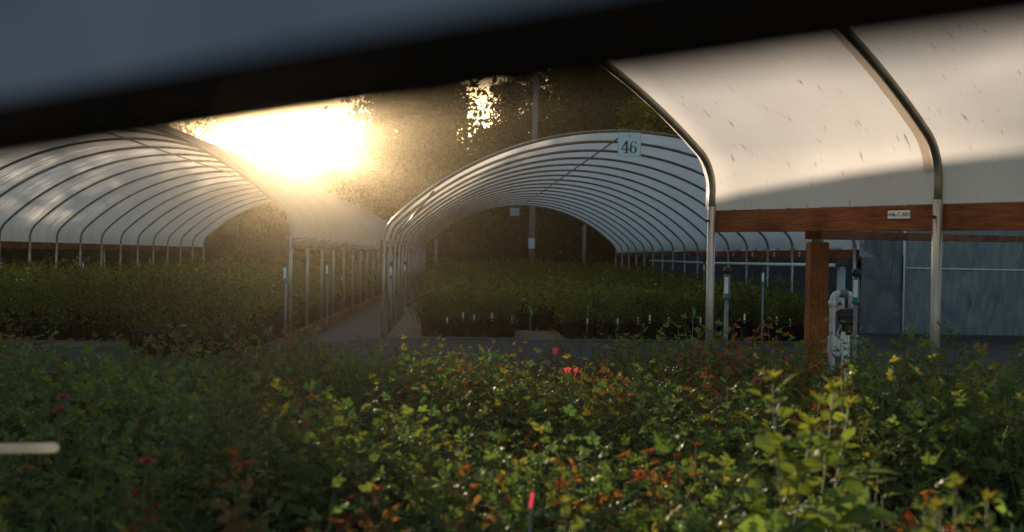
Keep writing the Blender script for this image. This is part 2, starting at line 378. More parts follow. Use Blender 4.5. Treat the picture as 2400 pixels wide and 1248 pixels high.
for i in range(2, 17, 1):       # paired white board tags along the right hip board
    for dz in ((-0.03, 0.03) if i < 7 else (0.0,)):
        b = MB(); b.box(H46.P(4.57 + 0.045 - 0.004, i * 1.83 - 0.35, 1.762 + dz), 0.006, 0.10, 0.036, H46.rt, H46.ax); b.build("board_tag", M["white"], r46)

# --- left tunnel
AXL = np.array([-0.0375, 1.0]); AXL /= np.linalg.norm(AXL); RTL = np.array([AXL[1], -AXL[0]])
pr_ = W(680, 700, 17.8)[:2]; cL = np.array([*(pr_ - RTL * 4.57), 0])
HL = House(cL, AXL, 9.14, 17, 1.83, 1.60, 4.08, 6.3, tilt=0.012)
rL = empty("hoop_house", cL, "left tunnel of white film with its wrinkled side to the narrow walkway", "hoop house")
HL.film(rL, M["film_wrinkled"], -0.085, 0.10, seed=2)
HL.hoops(rL); HL.board(rL, -1); HL.board(rL, 1); HL.purlin(rL)
HL.film_roll(rL, 1, M["film_wrinkled"], 8, 1.72, 0.065)
b = MB(); b.tube([HL.P(-4.5, 16.5, 1.6), HL.P(-4.0, 15.2, 0.7)], 0.02, 8); b.build("brace", M["pipe"], rL, True)

# --- near tunnel on the right (its far side wall; roof film cut past the ridge so sky lights the bed)
AN = math.radians(49.9); dN = np.array([math.cos(AN), -math.sin(AN)]); nN = np.array([-math.sin(AN), -math.cos(AN)])
P1 = W(1666, 600, 8.5)[:2]
WN = 7.2; cN = np.array([*(P1 + nN * WN / 2), 0])
# house axis = dN; its right-hand vector (ax.y, -ax.x) points to nN or -nN
HN = House(cN, dN, WN, 6, 1.95, 1.83, 3.49, 6.34, board_h=0.18, fillet=0.36)
sideN = 1 if (HN.rt[:2] @ (-nN)) > 0 else -1
rN = empty("hoop_house", np.array([P1[0], P1[1], 0]), "nearest tunnel on the right, stained cream film on thick hoops above a rusty red board", "hoop house")
HN.film(rN, M["film_dirty"], 0.03, 0.075, sub=8, seed=4, cut=lambda pr: pr[:, 0] * sideN > -0.25)
HN.hoops(rN, 0.030, pr_rad=0.033)
boardN = HN.board(rN, sideN, -0.05, None, off=0.033); HN.board(rN, -sideN, -0.05, None, off=0.033)
HN.purlin(rN)
# seam tape running beside the second hoop, on the inner face of the film
seam = []
for u, h in HN.arch(0, 0.022)[1]:
    if h > HN.bt + 0.18 and u * sideN > 0: seam.append((u, h))
vs = []; 
for u, h in seam:
    vs += [HN.P(u, HN.sp - 0.115, h), HN.P(u, HN.sp - 0.050, h)]
b = MB(); b.add(vs, [(2 * i, 2 * i + 1, 2 * i + 3, 2 * i + 2) for i in range(len(seam) - 1)]); b.build("seam_tape", M["tape"], rN)
# bolts on the posts
for i in (0, 1, 2):
    for hh in (1.92,):
        p = HN.P(sideN * (WN / 2 - 0.035), i * HN.sp, hh); b = MB(); b.tube([p, p + np.array([*nN, 0]) * 0.03], 0.012, 6); b.build("bolt", M["black"], rN)
# board label H46-C-B01
pc = HN.P(sideN * (WN / 2 + 0.033), HN.sp - 0.30, 1.945); nin = np.array([*nN, 0.0])
b = MB(); b.box(pc + nin * 0.004, 0.172, 0.006, 0.058, np.array([*dN, 0]), nin); lab = b.build("board_label", M["white"], rN, bevel=0.002)
text_mesh("H46-C-B01", 0.040, "label_text", M["ink"], pc + nin * 0.0085, np.array([*dN, 0]), np.array([0, 0, 1.0]), lab, 0.0006)

# --- far right house with closed film end wall
cR = None
AXR = AX46; RTR = RT46
pR = W(2016, 600, 23.0)[:2]; cR = np.array([*(pR + RTR * 4.57), 0])
HR = House(cR, AXR, 9.14, 14, 1.83, 1.75, 4.1, 6.3)
rR = empty("hoop_house", cR, "closed tunnel behind the wooden post, its end wall of wrinkled blue-grey sheeting", "hoop house")
HR.film(rR, M["film"], 0.04, 0.05, seed=6)
for i in (0, 4, 8, 13):
    b = MB(); b.tube(HR.arch(i * 1.83)[0], 0.024, 8); b.build("hoop", M["hoop"], rR, True)
rg = np.random.default_rng(9)
def crumple(name, P, u0, u1, h0f, h1f, mat, root, nu=60, nh=30, amp=0.03, seed=0):
    rg = np.random.default_rng(seed); V = []; UV = []
    ph = rg.uniform(0, 6.28, 12); kx = rg.uniform(2, 9, 12); kz = rg.uniform(-5, 5, 12)
    for i in range(nu + 1):
        u = u0 + (u1 - u0) * i / nu; ha, hb = h0f(u), h1f(u)
        for j in range(nh + 1):
            h = ha + (hb - ha) * j / nh
            d = sum(math.sin(kx[k] * u + kz[k] * h + ph[k]) for k in range(12)) / 12
            d = amp * (2 * abs(d) ** 0.7)
            V.append(P(u, d, h)); UV.append((u, h))
    b = MB(); b.add(V, [(i * (nh + 1) + j, (i + 1) * (nh + 1) + j, (i + 1) * (nh + 1) + j + 1, i * (nh + 1) + j + 1) for i in range(nu) for j in range(nh)], None, UV)
    return b.build(name, mat, root, True)
archR = HR.prof
def topR(u): return float(np.interp(u, archR[:, 0], archR[:, 1])) - 0.03
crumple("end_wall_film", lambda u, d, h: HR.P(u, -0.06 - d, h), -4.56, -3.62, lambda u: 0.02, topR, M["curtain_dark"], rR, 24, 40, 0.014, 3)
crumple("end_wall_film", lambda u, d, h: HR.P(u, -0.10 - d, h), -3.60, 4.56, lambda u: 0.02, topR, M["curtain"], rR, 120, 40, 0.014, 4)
b = MB(); b.tube([HR.P(-3.61, -0.13, 0.02), HR.P(-3.61, -0.13, 3.0)], 0.02, 8); b.build("seam_batten", M["white"], rR, True)
b = MB(); b.tube([HR.P(u, -0.17 + 0.01 * math.sin(u * 5), 1.50) for u in np.linspace(-3.6, 4.5, 30)], 0.014, 6); b.build("seam_batten", M["white"], rR, True)
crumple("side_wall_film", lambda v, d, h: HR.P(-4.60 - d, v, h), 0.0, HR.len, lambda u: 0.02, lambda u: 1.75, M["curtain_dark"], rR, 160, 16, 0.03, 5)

# ------------------------------------------------------------------ the number sign 46
def poly_strip(b, outer, P):  # filled quad strip from list of (x0,z0,x1,z1) pairs
    vs = []
    for x0, z0, x1, z1 in outer: vs += [P(x0, z0), P(x1, z1)]
    b.add(vs, [(2 * i, 2 * i + 1, 2 * i + 3, 2 * i + 2) for i in range(len(outer) - 1)])
sz = 19.62; c_sign = W(1475, 339, sz)
rs = empty("number_sign", c_sign, "square pale blue sign with black number 46 hung from the middle tunnel arch", "sign")
sax = np.array([*RT46, 0.0]); say = np.array([*AX46, 0.0]); saz = np.array([0, 0, 1.0])
b = MB(); b.box(c_sign, 0.45, 0.008, 0.46, sax, say); b.build("backing", M["sign_edge"], rs, bevel=0.003)
b = MB(); b.box(c_sign - say * 0.006, 0.43, 0.008, 0.44, sax, say); b.build("face", M["sign"], rs)
def SP(x, z): return c_sign - say * 0.0125 + sax * x + saz * z
b = MB()
# 4 : thick stem, thin diagonal, thin bar, serif
D = -0.075
for (x0, z0, x1, z1) in ((0.006, -0.155, 0.044, 0.065),): b.add([SP(D + x0, z0), SP(D + x1, z0), SP(D + x1, z1), SP(D + x0, z1)], [(0, 1, 2, 3)])
b.add([SP(D + 0.006, 0.065), SP(D + 0.044, 0.065), SP(D - 0.060, -0.085), SP(D - 0.082, -0.085)], [(0, 1, 2, 3)])
b.add([SP(D - 0.082, -0.107), SP(D + 0.0059, -0.107), SP(D + 0.0059, -0.085), SP(D - 0.082, -0.085)], [(0, 1, 2, 3)])
b.add([SP(D + 0.0441, -0.107), SP(D + 0.072, -0.107), SP(D + 0.072, -0.085), SP(D + 0.0441, -0.085)], [(0, 1, 2, 3)])
b.add([SP(D - 0.025, -0.170), SP(D + 0.072, -0.170), SP(D + 0.072, -0.1551), SP(D - 0.025, -0.1551)], [(0, 1, 2, 3)])
b.build("numeral", M["ink"], rs)
b = MB(); D = 0.075; n = 28; st = []
for i in range(n + 1):            # bowl of the 6
    th = 2 * PI * i / n; thick = 0.013 + 0.026 * abs(math.cos(th))
    st.append((D + 0.070 * math.cos(th), -0.100 + 0.070 * math.sin(th), D + (0.070 - thick) * math.cos(th), -0.100 + (0.070 - thick * 0.75) * math.sin(th)))
poly_strip(b, st, SP); st = []
for i in range(15):               # the sweeping back of the 6
    th = PI - (PI * 0.62) * i / 14; thick = 0.037 - 0.024 * i / 14
    st.append((D + 0.005 + 0.075 * math.cos(th), -0.072 + 0.137 * math.sin(th), D + 0.005 + (0.075 - thick) * math.cos(th), -0.072 + (0.137 - thick * 0.6) * math.sin(th)))
vs = []
for x0, z0, x1, z1 in st: vs += [SP(x0, z0) - say * 0.001, SP(x1, z1) - say * 0.001]
b.add(vs, [(2 * i, 2 * i + 1, 2 * i + 3, 2 * i + 2) for i in range(len(st) - 1)])
vs, fs = [], []
ctr = SP(D + 0.048, 0.035) - say * 0.002
vs = [ctr + sax * 0.017 * math.cos(t) + saz * 0.017 * math.sin(t) for t in np.linspace(0, 2 * PI, 13)[:-1]]
b.add(vs, [tuple(range(12))]); b.build("numeral", M["ink"], rs)
b = MB(); ec = SP(0.0, 0.155)
for k in range(5):
    th = 2 * PI * k / 5 + 0.3; pc2 = ec + sax * 0.018 * math.cos(th) + saz * 0.018 * math.sin(th) - say * 0.0004 * k
    b.add([pc2 + sax * 0.013 * math.cos(t) + saz * 0.013 * math.sin(t) for t in np.linspace(0, 2 * PI, 9)[:-1]], [tuple(range(8))])
b.build("emblem", M["pink_ink"], rs)

def plain_sign(name, c, wd, ht, label, lines=0):
    r = empty(name, c, label, "sign")
    b = MB(); b.box(c, wd, 0.01, ht, sax, say); b.build("backing", M["sign"], r, bevel=0.002)
    return r
z_end = 20 + 16 * 1.83
cs = W(1206, 497, z_end - 0.1); plain_sign("hanging_sign", cs, 0.46, 0.38, "small grey sign hanging from the far arch of the middle tunnel")

# ------------------------------------------------------------------ utility pole, posts beyond
def pole(name, px0, py0, px1, py1, z, r0, r1, label, cat, mat):
    a, c = W(px1, py1, z), W(px0, py0, z); a = np.array([a[0], a[1], -0.3])
    root = empty(name, (a[0], a[1], 0), label, cat)
    b = MB(); b.tube([a, (a + c) / 2, c], [r0, (r0 + r1) / 2, r1], 10); b.build("shaft", mat, root, True); return root, a, c
zp = 55
rp, a_, c_ = pole("utility_pole", 1258, 120, 1245, 600, zp, 0.18, 0.15, "tall grey utility pole rising behind the middle tunnel", "utility pole", M["old_wood"])
top = c_; b = MB(); b.box(top - np.array([0, 0.2, 0.35]), 2.4, 0.1, 0.12); b.build("crossarm", M["old_wood"], rp)
for k in (-1, 0, 1):
    b = MB(); b.lathe(top - np.array([k * 1.05, 0.2, 0.29]), [(0.02, 0), (0.05, 0.03), (0.05, 0.1), (0.02, 0.14)], 8); b.build("insulator", M["grey"], rp, True)
cs = W(1246, 571, zp - 0.25); plain_sign("pole_notice", cs, 0.34, 0.55, "white notice fixed low on the utility pole")
pole("wooden_post", 1370, 528, 1369, 632, 52, 0.10, 0.09, "thin brown post standing in dry grass right of the utility pole", "post", M["old_wood"])
pole("wooden_post", 1022, 560, 1022, 630, 53, 0.10, 0.09, "thin brown post at the far left mouth of the middle tunnel", "post", M["old_wood"])

# ------------------------------------------------------------------ wooden post, beam and irrigation gear by the near tunnel
zq = 8.3; pb = W(1911, 800, zq); pt = W(1914, 568, zq)
rq = empty("wooden_post", (pb[0], pb[1], 0), "thick square rusty red timber post beside the white pump pipes", "post")
b = MB(); b.box((pb[0], pb[1], pt[2] / 2 - 0.05), 0.147, 0.147, pt[2] + 0.1); b.build("timber", M["post_wood"], rq, bevel=0.006)
b = MB(); b.box((pb[0], pb[1], pt[2] + 0.012), 0.06, 0.12, 0.022); b.build("shim", M["old_wood"], rq)
e0 = W(1905, 551, 8.28); e1 = W(2700, 568, 17.0); ax_ = (e1 - e0); Lb = np.linalg.norm(ax_); ax_ /= Lb; sy_ = np.cross([0, 0, 1.0], ax_); sy_ /= np.linalg.norm(sy_); sz_ = np.cross(ax_, sy_)
rb = MB(); rb.box((e0 + e1) / 2, Lb, 0.14, 0.072, ax_, sy_, sz_)
tag(rb.build("timber_beam", M["wood"], bevel=0.004), "dark timber beam running back from the top of the red post", "beam")

def riser(px, pytop, z, label, s=1.0, group="irrigation risers with black caps", ground=True):
    p = W(px, pytop, z); x, y, h = p
    r = empty("irrigation_riser", (x, y, 0), label, "irrigation riser", group)
    b = MB(); b.tube([(x, y, 0), (x, y, h - 0.27 * s)], 0.016 * s, 8); b.build("stake", M["grey"], r, True)
    b = MB(); b.lathe((x, y, h - 0.29 * s), [(0.018 * s, 0), (0.03 * s, 0.01 * s), (0.03 * s, 0.03 * s), (0.027 * s, 0.035 * s), (0.027 * s, 0.20 * s), (0.018 * s, 0.225 * s)], 12); b.build("regulator", M["teal"], r, True)
    b = MB(); b.box((x - 0.012 * s, y - 0.029 * s, h - 0.16 * s), 0.032 * s, 0.006, 0.14 * s); b.build("paper_label", M["white"], r)
    b = MB(); vs, fs = sphere((x, y, h - 0.035 * s), 0.036 * s, 12, 8); b.add(vs, fs); b.build("cap", M["black"], r, True)
    return r
riser(1705, 625, 8.75, "irrigation riser with black ball cap just right of the nearest tunnel end post")
riser(2007, 630, 8.2, "irrigation riser with black ball cap standing beside the white pump pipes")
riser(1789, 628, 17.5, "small irrigation riser among green roses between the end post and the red timber post")
riser(1651, 612, 25.0, "small irrigation riser left of the near tunnel end post, inside the middle tunnel")
riser(671, 612, 17.6, "irrigation riser strapped to the front right post of the left tunnel", 1.3)
riser(769, 610, 20.5, "irrigation riser between the walkway-side posts of the left tunnel", 1.2)
riser(918, 614, 21.0, "irrigation riser behind the front left post of the middle tunnel", 1.2)
riser(951, 612, 26.0, "far irrigation riser along the left posts of the middle tunnel", 1.2)
for px, z, t in ((6, 26.7, "leftmost"), (197, 33.0, "second from left"), (325, 39.0, "third from left")):
    riser(px, 606, z, f"irrigation riser at the far board of the left tunnel, {t} of three", 1.3)

# pump manifold
zm = 8.45
def mp(px, py, dz=0.0): return W(px, py, zm + dz)
base = mp(1975, 820); rm = empty("pump_manifold", (base[0], base[1], 0), "white pipe manifold with black valve between red post and blue-grey sheeting", "pump")
def arc(p0, p1, p2, n=7):
    return [(1 - t) ** 2 * np.array(p0) + 2 * t * (1 - t) * np.array(p1) + t * t * np.array(p2) for t in np.linspace(0, 1, n)]
A0 = mp(1950, 830); A0[2] = 0
b = MB(); b.tube([A0, mp(1951, 718)] + arc(mp(1951, 712), mp(1951, 688), mp(1968, 688)) + [mp(1972, 688)], 0.026, 14); b.build("riser_pipe", M["white"], rm, True)
b = MB(); b.tube([mp(1951, 720), mp(1951, 705)], 0.031, 14); b.build("collar", M["white"], rm, True)
b = MB(); b.tube([mp(1968, 688), mp(1986, 690)], 0.035, 14); b.build("union", M["grey"], rm, True)
b = MB(); b.tube(arc(mp(1984, 690), mp(1996, 690), mp(1996, 702)) + [mp(1996, 728)], 0.028, 14); b.build("drop_pipe", M["white"], rm, True)
b = MB(); b.box(mp(1982, 742), 0.11, 0.09, 0.13); b.tube([mp(1962, 740), mp(2003, 740)], 0.05, 12); b.build("valve_body", M["black"], rm, bevel=0.01)
b = MB(); b.tube([mp(1984, 755), mp(1984, 785)], 0.036, 12); b.build("valve_neck", M["black"], rm, True)
b = MB(); b.tube([mp(1994, 757, -0.02), mp(2010, 757, -0.02)], 0.026, 12); b.build("valve_knob", M["black"], rm, True)
A1 = mp(1982, 830); A1[2] = 0
b = MB(); b.tube([mp(1982, 778), A1], 0.033, 14); b.build("stand_pipe", M["white"], rm, True)
b = MB(); b.tube([mp(1982, 803), mp(2000, 803), mp(2020, 804)], 0.024, 12); b.build("outlet_pipe", M["grey"], rm, True)
b = MB(); b.box(mp(1962, 812, 0.12), 0.14, 0.10, 0.16); b.build("control_box", M["white"], rm, bevel=0.01)
b = MB(); b.tube([mp(1962, 786), mp(2012, 789)], 0.007, 8); b.build("guide_pipe", M["white"], rm, True)
b = MB(); b.tube([mp(1966, 708), mp(1971, 716)], 0.016, 10); b.build("red_valve_handle", M["red"], rm, True)
b = MB(); b.tube([mp(1962, 722), mp(1957, 735), mp(1970, 765), mp(1962, 780), mp(1967, 792)], 0.005, 6); b.build("wire", M["cane"], rm, True)
hz = W(2040, 818, 9.6)
b = MB(); b.tube([np.array([hz[0] - 0.55, hz[1], 0.05]), np.array([hz[0] - 0.2, hz[1] - .1, 0.13]), np.array([hz[0] + 0.15, hz[1], 0.16]), np.array([hz[0] + 0.5, hz[1] + .2, 0.06])], [0.05, 0.11, 0.10, 0.05], 10)
tag(b.build("sandbag", M["sign"], None, True), "pale blue sack lying on gravel by the pump pipes", "sack")
# drain pole and irrigation header along the side of tunnel 46
ps = W(1972, 625, 18.6); r = empty("drain_pole", (ps[0], ps[1], 0), "grey pole with black fitting at the end of the white header pipe", "pole")
b = MB(); b.tube([(ps[0], ps[1], 0), ps], 0.075, 12); b.build("shaft", M["pipe"], r, True)
b = MB(); b.box(ps + np.array([0, 0, .06]), 0.22, 0.14, 0.12); b.build("fitting", M["black"], r, bevel=0.02)
p0 = ps + np.array([-0.1, 0, 0.02]); p1 = W(1522, 611, 41.0)
b = MB(); b.tube([p0, (p0 + p1) / 2 + np.array([0, 0, -0.03]), p1], 0.032, 10)
tag(b.build("header_pipe", M["white"], None, True), "long white irrigation pipe running below the right board of the middle tunnel", "pipe")

# walkway, kerb, gravel
A_ = HL.P(4.62, -0.4, 0)[:2]; B_ = HL.P(4.62, HL.len + 6, 0)[:2]; C_ = H46.P(-4.57, HL.len + 4, 0)[:2]; D_ = H46.P(-4.57, -0.2, 0)[:2]
sheet("walkway", [A_, D_, C_, B_], M["path"], 0.008)
sheet("gravel_path", [(-60, 9.2), (60, 9.2), (60, 19.35), (-3.0, 19.35), (-3.9, 17.6), (-60, 17.6)], M["gravel"], 0.004)
a0, a1 = HL.P(4.72, -0.35, 0.09), HL.P(4.72, HL.len, 0.09)
b = MB(); ax_ = (a1 - a0); Lb = np.linalg.norm(ax_); ax_ /= Lb; b.box((a0 + a1) / 2, 0.05, Lb, 0.19, np.cross(ax_, [0, 0, 1]), ax_)
tag(b.build("timber_edging", M["wood"], bevel=0.005), "long rusty timber edging board along the walkway by the left tunnel", "edging")
q = [H46.P(-4.5, -0.15, 0)[:2], H46.P(4.5, -0.15, 0)[:2], H46.P(4.5, 30, 0)[:2], H46.P(-4.5, 30, 0)[:2]]
sheet("ground_cloth", q, M["cloth"], 0.012)
q = [HL.P(-4.5, -2.8, 0)[:2], HL.P(4.5, -0.5, 0)[:2], HL.P(4.5, 30, 0)[:2], HL.P(-4.5, 30, 0)[:2]]
sheet("ground_cloth", q, M["cloth"], 0.012)

# ------------------------------------------------------------------ foreground rail with panel, cane end
f0 = W(-900, 310 + 90, 1.18); f1 = W(3300, 0 - 60, 0.30)
lA, lB = W(0, 298, 0.40), W(2400, -78, 0.198)
dr = lB - lA; dr[2] *= 0.0; dr /= np.linalg.norm(dr); dn = np.cross(dr, [0, 0, 1.0])
mid = (lA + lB) / 2
b = MB(); bot = (W(0, 355, 0.40)[2] + W(1400, 160, 0.259)[2]) / 2
hA = W(0, 366, 0.40)[2]; hB = W(2400, 52, 0.198)[2]
tl = (lB - lA); tl[2] = hB - hA; Lr = np.linalg.norm(tl); tl /= Lr
nzv = np.cross(dn, tl); nzv = -nzv if nzv[2] < 0 else nzv
c0 = np.array([lA[0], lA[1], hA]) + tl * Lr / 2 + nzv * 0.0096
b.box(c0, Lr + 1.4, 0.024, 0.0192, tl, dn, nzv)
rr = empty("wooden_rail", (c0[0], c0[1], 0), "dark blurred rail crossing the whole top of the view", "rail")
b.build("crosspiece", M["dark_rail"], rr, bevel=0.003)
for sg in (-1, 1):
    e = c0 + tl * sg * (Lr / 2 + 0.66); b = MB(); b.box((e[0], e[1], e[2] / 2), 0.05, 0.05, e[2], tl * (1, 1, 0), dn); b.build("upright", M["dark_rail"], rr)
b = MB(); c1 = c0 + nzv * (0.0098 + 0.21) - dn * 0.0
b.box(c1, Lr + 1.5, 0.012, 0.42, tl, dn, nzv)
tag(b.build("grey_panel", M["panel"]), "blurred blue-grey panel standing on the dark rail at upper left", "panel")
k0, k1 = W(-2000, 1078, 2.75), W(136, 1050, 2.25)
b = MB(); kd = (k1 - k0) / np.linalg.norm(k1 - k0)
b.tube([k0, k1 - kd * 0.012, k1 - kd * 0.004, k1], [0.0115, 0.0115, 0.0095, 0.005], 12)
rc = empty("cane", (k0[0], k0[1], 0), "pale translucent cane end poking in over the roses at left", "cane")
b.build("rod", M["cane"], rc, True)
b = MB(); b.tube([(k0[0], k0[1], 0), k0 + np.array([0, 0, .05])], .012, 8); b.build("stake", M["old_wood"], rc, True)

# ------------------------------------------------------------------ plants
LT = np.array([(0, 0, 0), (-.40, .30, .06), (0, .30, -.02), (.40, .30, .06), (-.29, .66, .02), (0, .66, -.05), (.29, .66, .02), (0, 1.0, -.16)])
LF = [(0, 2, 1), (0, 3, 2), (1, 2, 5, 4), (2, 3, 6, 5), (4, 5, 7), (5, 6, 7)]
def leaves(b, pos, d, nrm, ln, wd, col):
    """batch of curved leaflets"""
    pos, d, nrm = [np.asarray(x, float) for x in (pos, d, nrm)]
    d = d / (np.linalg.norm(d, axis=1)[:, None] + 1e-9)
    sd_ = np.cross(d, nrm); sd_ /= np.linalg.norm(sd_, axis=1)[:, None] + 1e-9
    nn = np.cross(sd_, d)
    ln = np.asarray(ln)[:, None, None]; wd = np.asarray(wd)[:, None, None]
    V = pos[:, None, :] + LT[None, :, 0:1] * wd * sd_[:, None, :] + LT[None, :, 1:2] * ln * d[:, None, :] + LT[None, :, 2:3] * ln * nn[:, None, :]
    n = len(pos); C = np.repeat(np.asarray(col, float)[:, None, :], 8, axis=1).reshape(-1, 3)
    fs = [tuple(i + 8 * k for i in f) for k in range(n) for f in LF]
    b.add(V.reshape(-1, 3), fs, C)
def quads(b, pos, ln, col, rg, updir=0.0):
    n = len(pos); a = rg.normal(size=(n, 3)); a /= np.linalg.norm(a, axis=1)[:, None]
    c = rg.normal(size=(n, 3)); c[:, 2] += updir; c -= a * np.sum(a * c, axis=1)[:, None]; c /= np.linalg.norm(c, axis=1)[:, None]
    ln = np.asarray(ln)[:, None]
    V = np.stack([pos - a * ln * .5, pos + c * ln * .28, pos + a * ln * .5, pos - c * ln * .28], axis=1)
    b.add(V.reshape(-1, 3), [(4 * k, 4 * k + 1, 4 * k + 2, 4 * k + 3) for k in range(n)], np.repeat(np.asarray(col)[:, None, :], 4, axis=1).reshape(-1, 3))
GREENS = np.array([(0.072, 0.126, 0.042), (0.090, 0.146, 0.044), (0.064, 0.118, 0.052), (0.104, 0.148, 0.040)])
ORANGE = np.array([(0.180, 0.060, 0.024), (0.200, 0.088, 0.026), (0.160, 0.042, 0.024)])
YELLOW = np.array([(0.12, 0.145, 0.030), (0.10, 0.135, 0.028), (0.14, 0.140, 0.03)])
def unit(v): return v / (np.linalg.norm(v) + 1e-9)
def rose(kind, seed, H=0.88, rad=0.30, shoots=27, red=0.25, lf=0.048, pot_h=0.24):
    """a bushy rose: returns foliage MB, canes MB"""
    rg = np.random.default_rng(seed); fb = MB(); sb = MB()
    Ps, Ds, Ns, Ls, Ws, Cs = [], [], [], [], [], []
    for s in range(shoots):
        az = s * 2.39996 + rg.uniform(-.4, .4); rr = rad * math.sqrt((s + .5) / shoots) * rg.uniform(.8, 1.15)
        hh = H * (1 - 0.30 * (rr / rad) ** 2) * rg.uniform(.86, 1.08)
        if rg.random() < 0.10: hh *= rg.uniform(1.06, 1.18)
        p0 = np.array([0.04 * math.cos(az), 0.04 * math.sin(az), pot_h]); p3 = np.array([rr * math.cos(az), rr * math.sin(az), hh])
        p1 = p0 + np.array([rr * .35 * math.cos(az), rr * .35 * math.sin(az), (hh - pot_h) * .45])
        ts = np.linspace(0, 1, 7); path = np.array([(1 - t) ** 2 * p0 + 2 * t * (1 - t) * p1 + t * t * p3 for t in ts])
        path[1:] += rg.normal(0, .008, (6, 3))
        sb.tube(path, np.linspace(0.0045, 0.0018, 7), 4, False)
        newg = rg.random() < red; tipc = ORANGE if kind == "red" else YELLOW
        nl = int(rg.integers(8, 11))
        for k in range(nl):
            t = 0.30 + 0.70 * k / (nl - 1); i = min(int(t * 6), 5); p = path[i] + (path[i + 1] - path[i]) * (t * 6 - i)
            la = az + k * 2.4 + rg.uniform(-.5, .5)
            tip = t > 0.80; sc = (0.62 if tip else 1.0) * rg.uniform(.8, 1.2) * (0.8 if t > .95 else 1)
            el = rg.uniform(.5, 1.1) if tip else rg.uniform(-.15, .5)
            d = np.array([math.cos(la) * math.cos(el), math.sin(la) * math.cos(el), math.sin(el)])
            up = unit(np.array([0, 0, 1.0]) - d * d[2] + rg.normal(0, .25, 3)); side = np.cross(d, up)
            c = (tipc[rg.integers(3)] if (tip and newg) else GREENS[rg.integers(4)]) * rg.uniform(.75, 1.3)
            if not tip and newg and t > .62: c = 0.6 * GREENS[0] + 0.4 * tipc[rg.integers(3)]
            st = 0.085 * sc
            for (o, sgn, ls) in ((.45, 1, .85), (.45, -1, .85), (.75, 1, 1), (.75, -1, 1), (1.0, 0, 1.1)):
                q = p + d * st * o - np.array([0, 0, .25 * st * o * o])
                dd = unit(d * (0.45 if sgn else 1) + side * sgn * .9 + np.array([0, 0, rg.uniform(-.45, .1)]))
                Ps.append(q); Ds.append(dd); Ns.append(up + rg.normal(0, .22, 3)); L_ = lf * ls * sc * rg.uniform(.85, 1.15)
                Ls.append(L_); Ws.append(L_ * rg.uniform(.62, .80)); Cs.append(c * rg.uniform(.9, 1.1))
    leaves(fb, Ps, Ds, Ns, Ls, Ws, Cs)
    return fb, sb
def flower(kind, c, r, rg):
    b = MB(); cols = {"pink": (0.62, 0.16, 0.26), "white": (0.72, 0.72, 0.66), "magenta": (0.40, 0.035, 0.12), "red": (0.55, 0.04, 0.03)}
    Ps, Ds, Ns, Ls, Ws, Cs = [], [], [], [], [], []
    for ring, (n, el, l) in enumerate(((7, .15, 1), (6, .6, .85), (5, 1.1, .65))):
        for k in range(n):
            az = 2 * PI * k / n + ring; d = np.array([math.cos(az) * math.cos(el), math.sin(az) * math.cos(el), math.sin(el)])
            Ps.append(np.array(c)); Ds.append(d); Ns.append(np.array([0, 0, 1.0]) + d * -.5); Ls.append(r * l); Ws.append(r * l * 1.1); Cs.append(np.array(cols[kind]) * rg.uniform(.85, 1.1))
    leaves(b, Ps, Ds, Ns, Ls, Ws, Cs); return b
def pot_mb(h=0.24, r=0.125):
    b = MB(); b.lathe((0, 0, 0), [(r * .78, 0.0), (r, h - .03), (r * 1.06, h - .03), (r * 1.06, h), (r * .97, h), (r * .95, h - .03), (0.001, h - .03)], 16); return b

class Proto:
    """shared meshes of one kind of bush"""
    def __init__(s, parts): s.parts = parts    # list of (name, mesh)
def make_proto(blist):
    out = []
    for name, b, mat, sm in blist:
        o = b.build(name, mat, None, sm); out.append((name, o.data)); bpy.data.objects.remove(o)
    return Proto(out)
def place(proto, name, loc, rz, sc, label, cat, group=None, szz=None):
    r = bpy.data.objects.new(name, None); COL.objects.link(r); r.empty_display_size = .1
    r.location = loc; r.rotation_euler = (0, 0, rz); r.scale = (sc, sc, szz or sc)
    tag(r, label, cat, group)
    for nm, me in proto.parts:
        c = bpy.data.objects.new(nm, me); COL.objects.link(c); c.parent = r
    return r
fg_green = [make_proto([("foliage", *x) if False else ("foliage", x[0], M["leaf"], True), ("canes", x[1], M["stem"], False), ("pot", pot_mb(), M["pot"], True)]) for x in [rose("green", 100 + i, red=(0.08, 0.22, 0.35, .12)[i]) for i in range(4)]]
fg_red = [make_proto([("foliage", x[0], M["leaf"], True), ("canes", x[1], M["stem"], False), ("pot", pot_mb(), M["pot"], True)]) for x in [rose("red", 200 + i, red=(.25, .45, .7)[i]) for i in range(3)]]

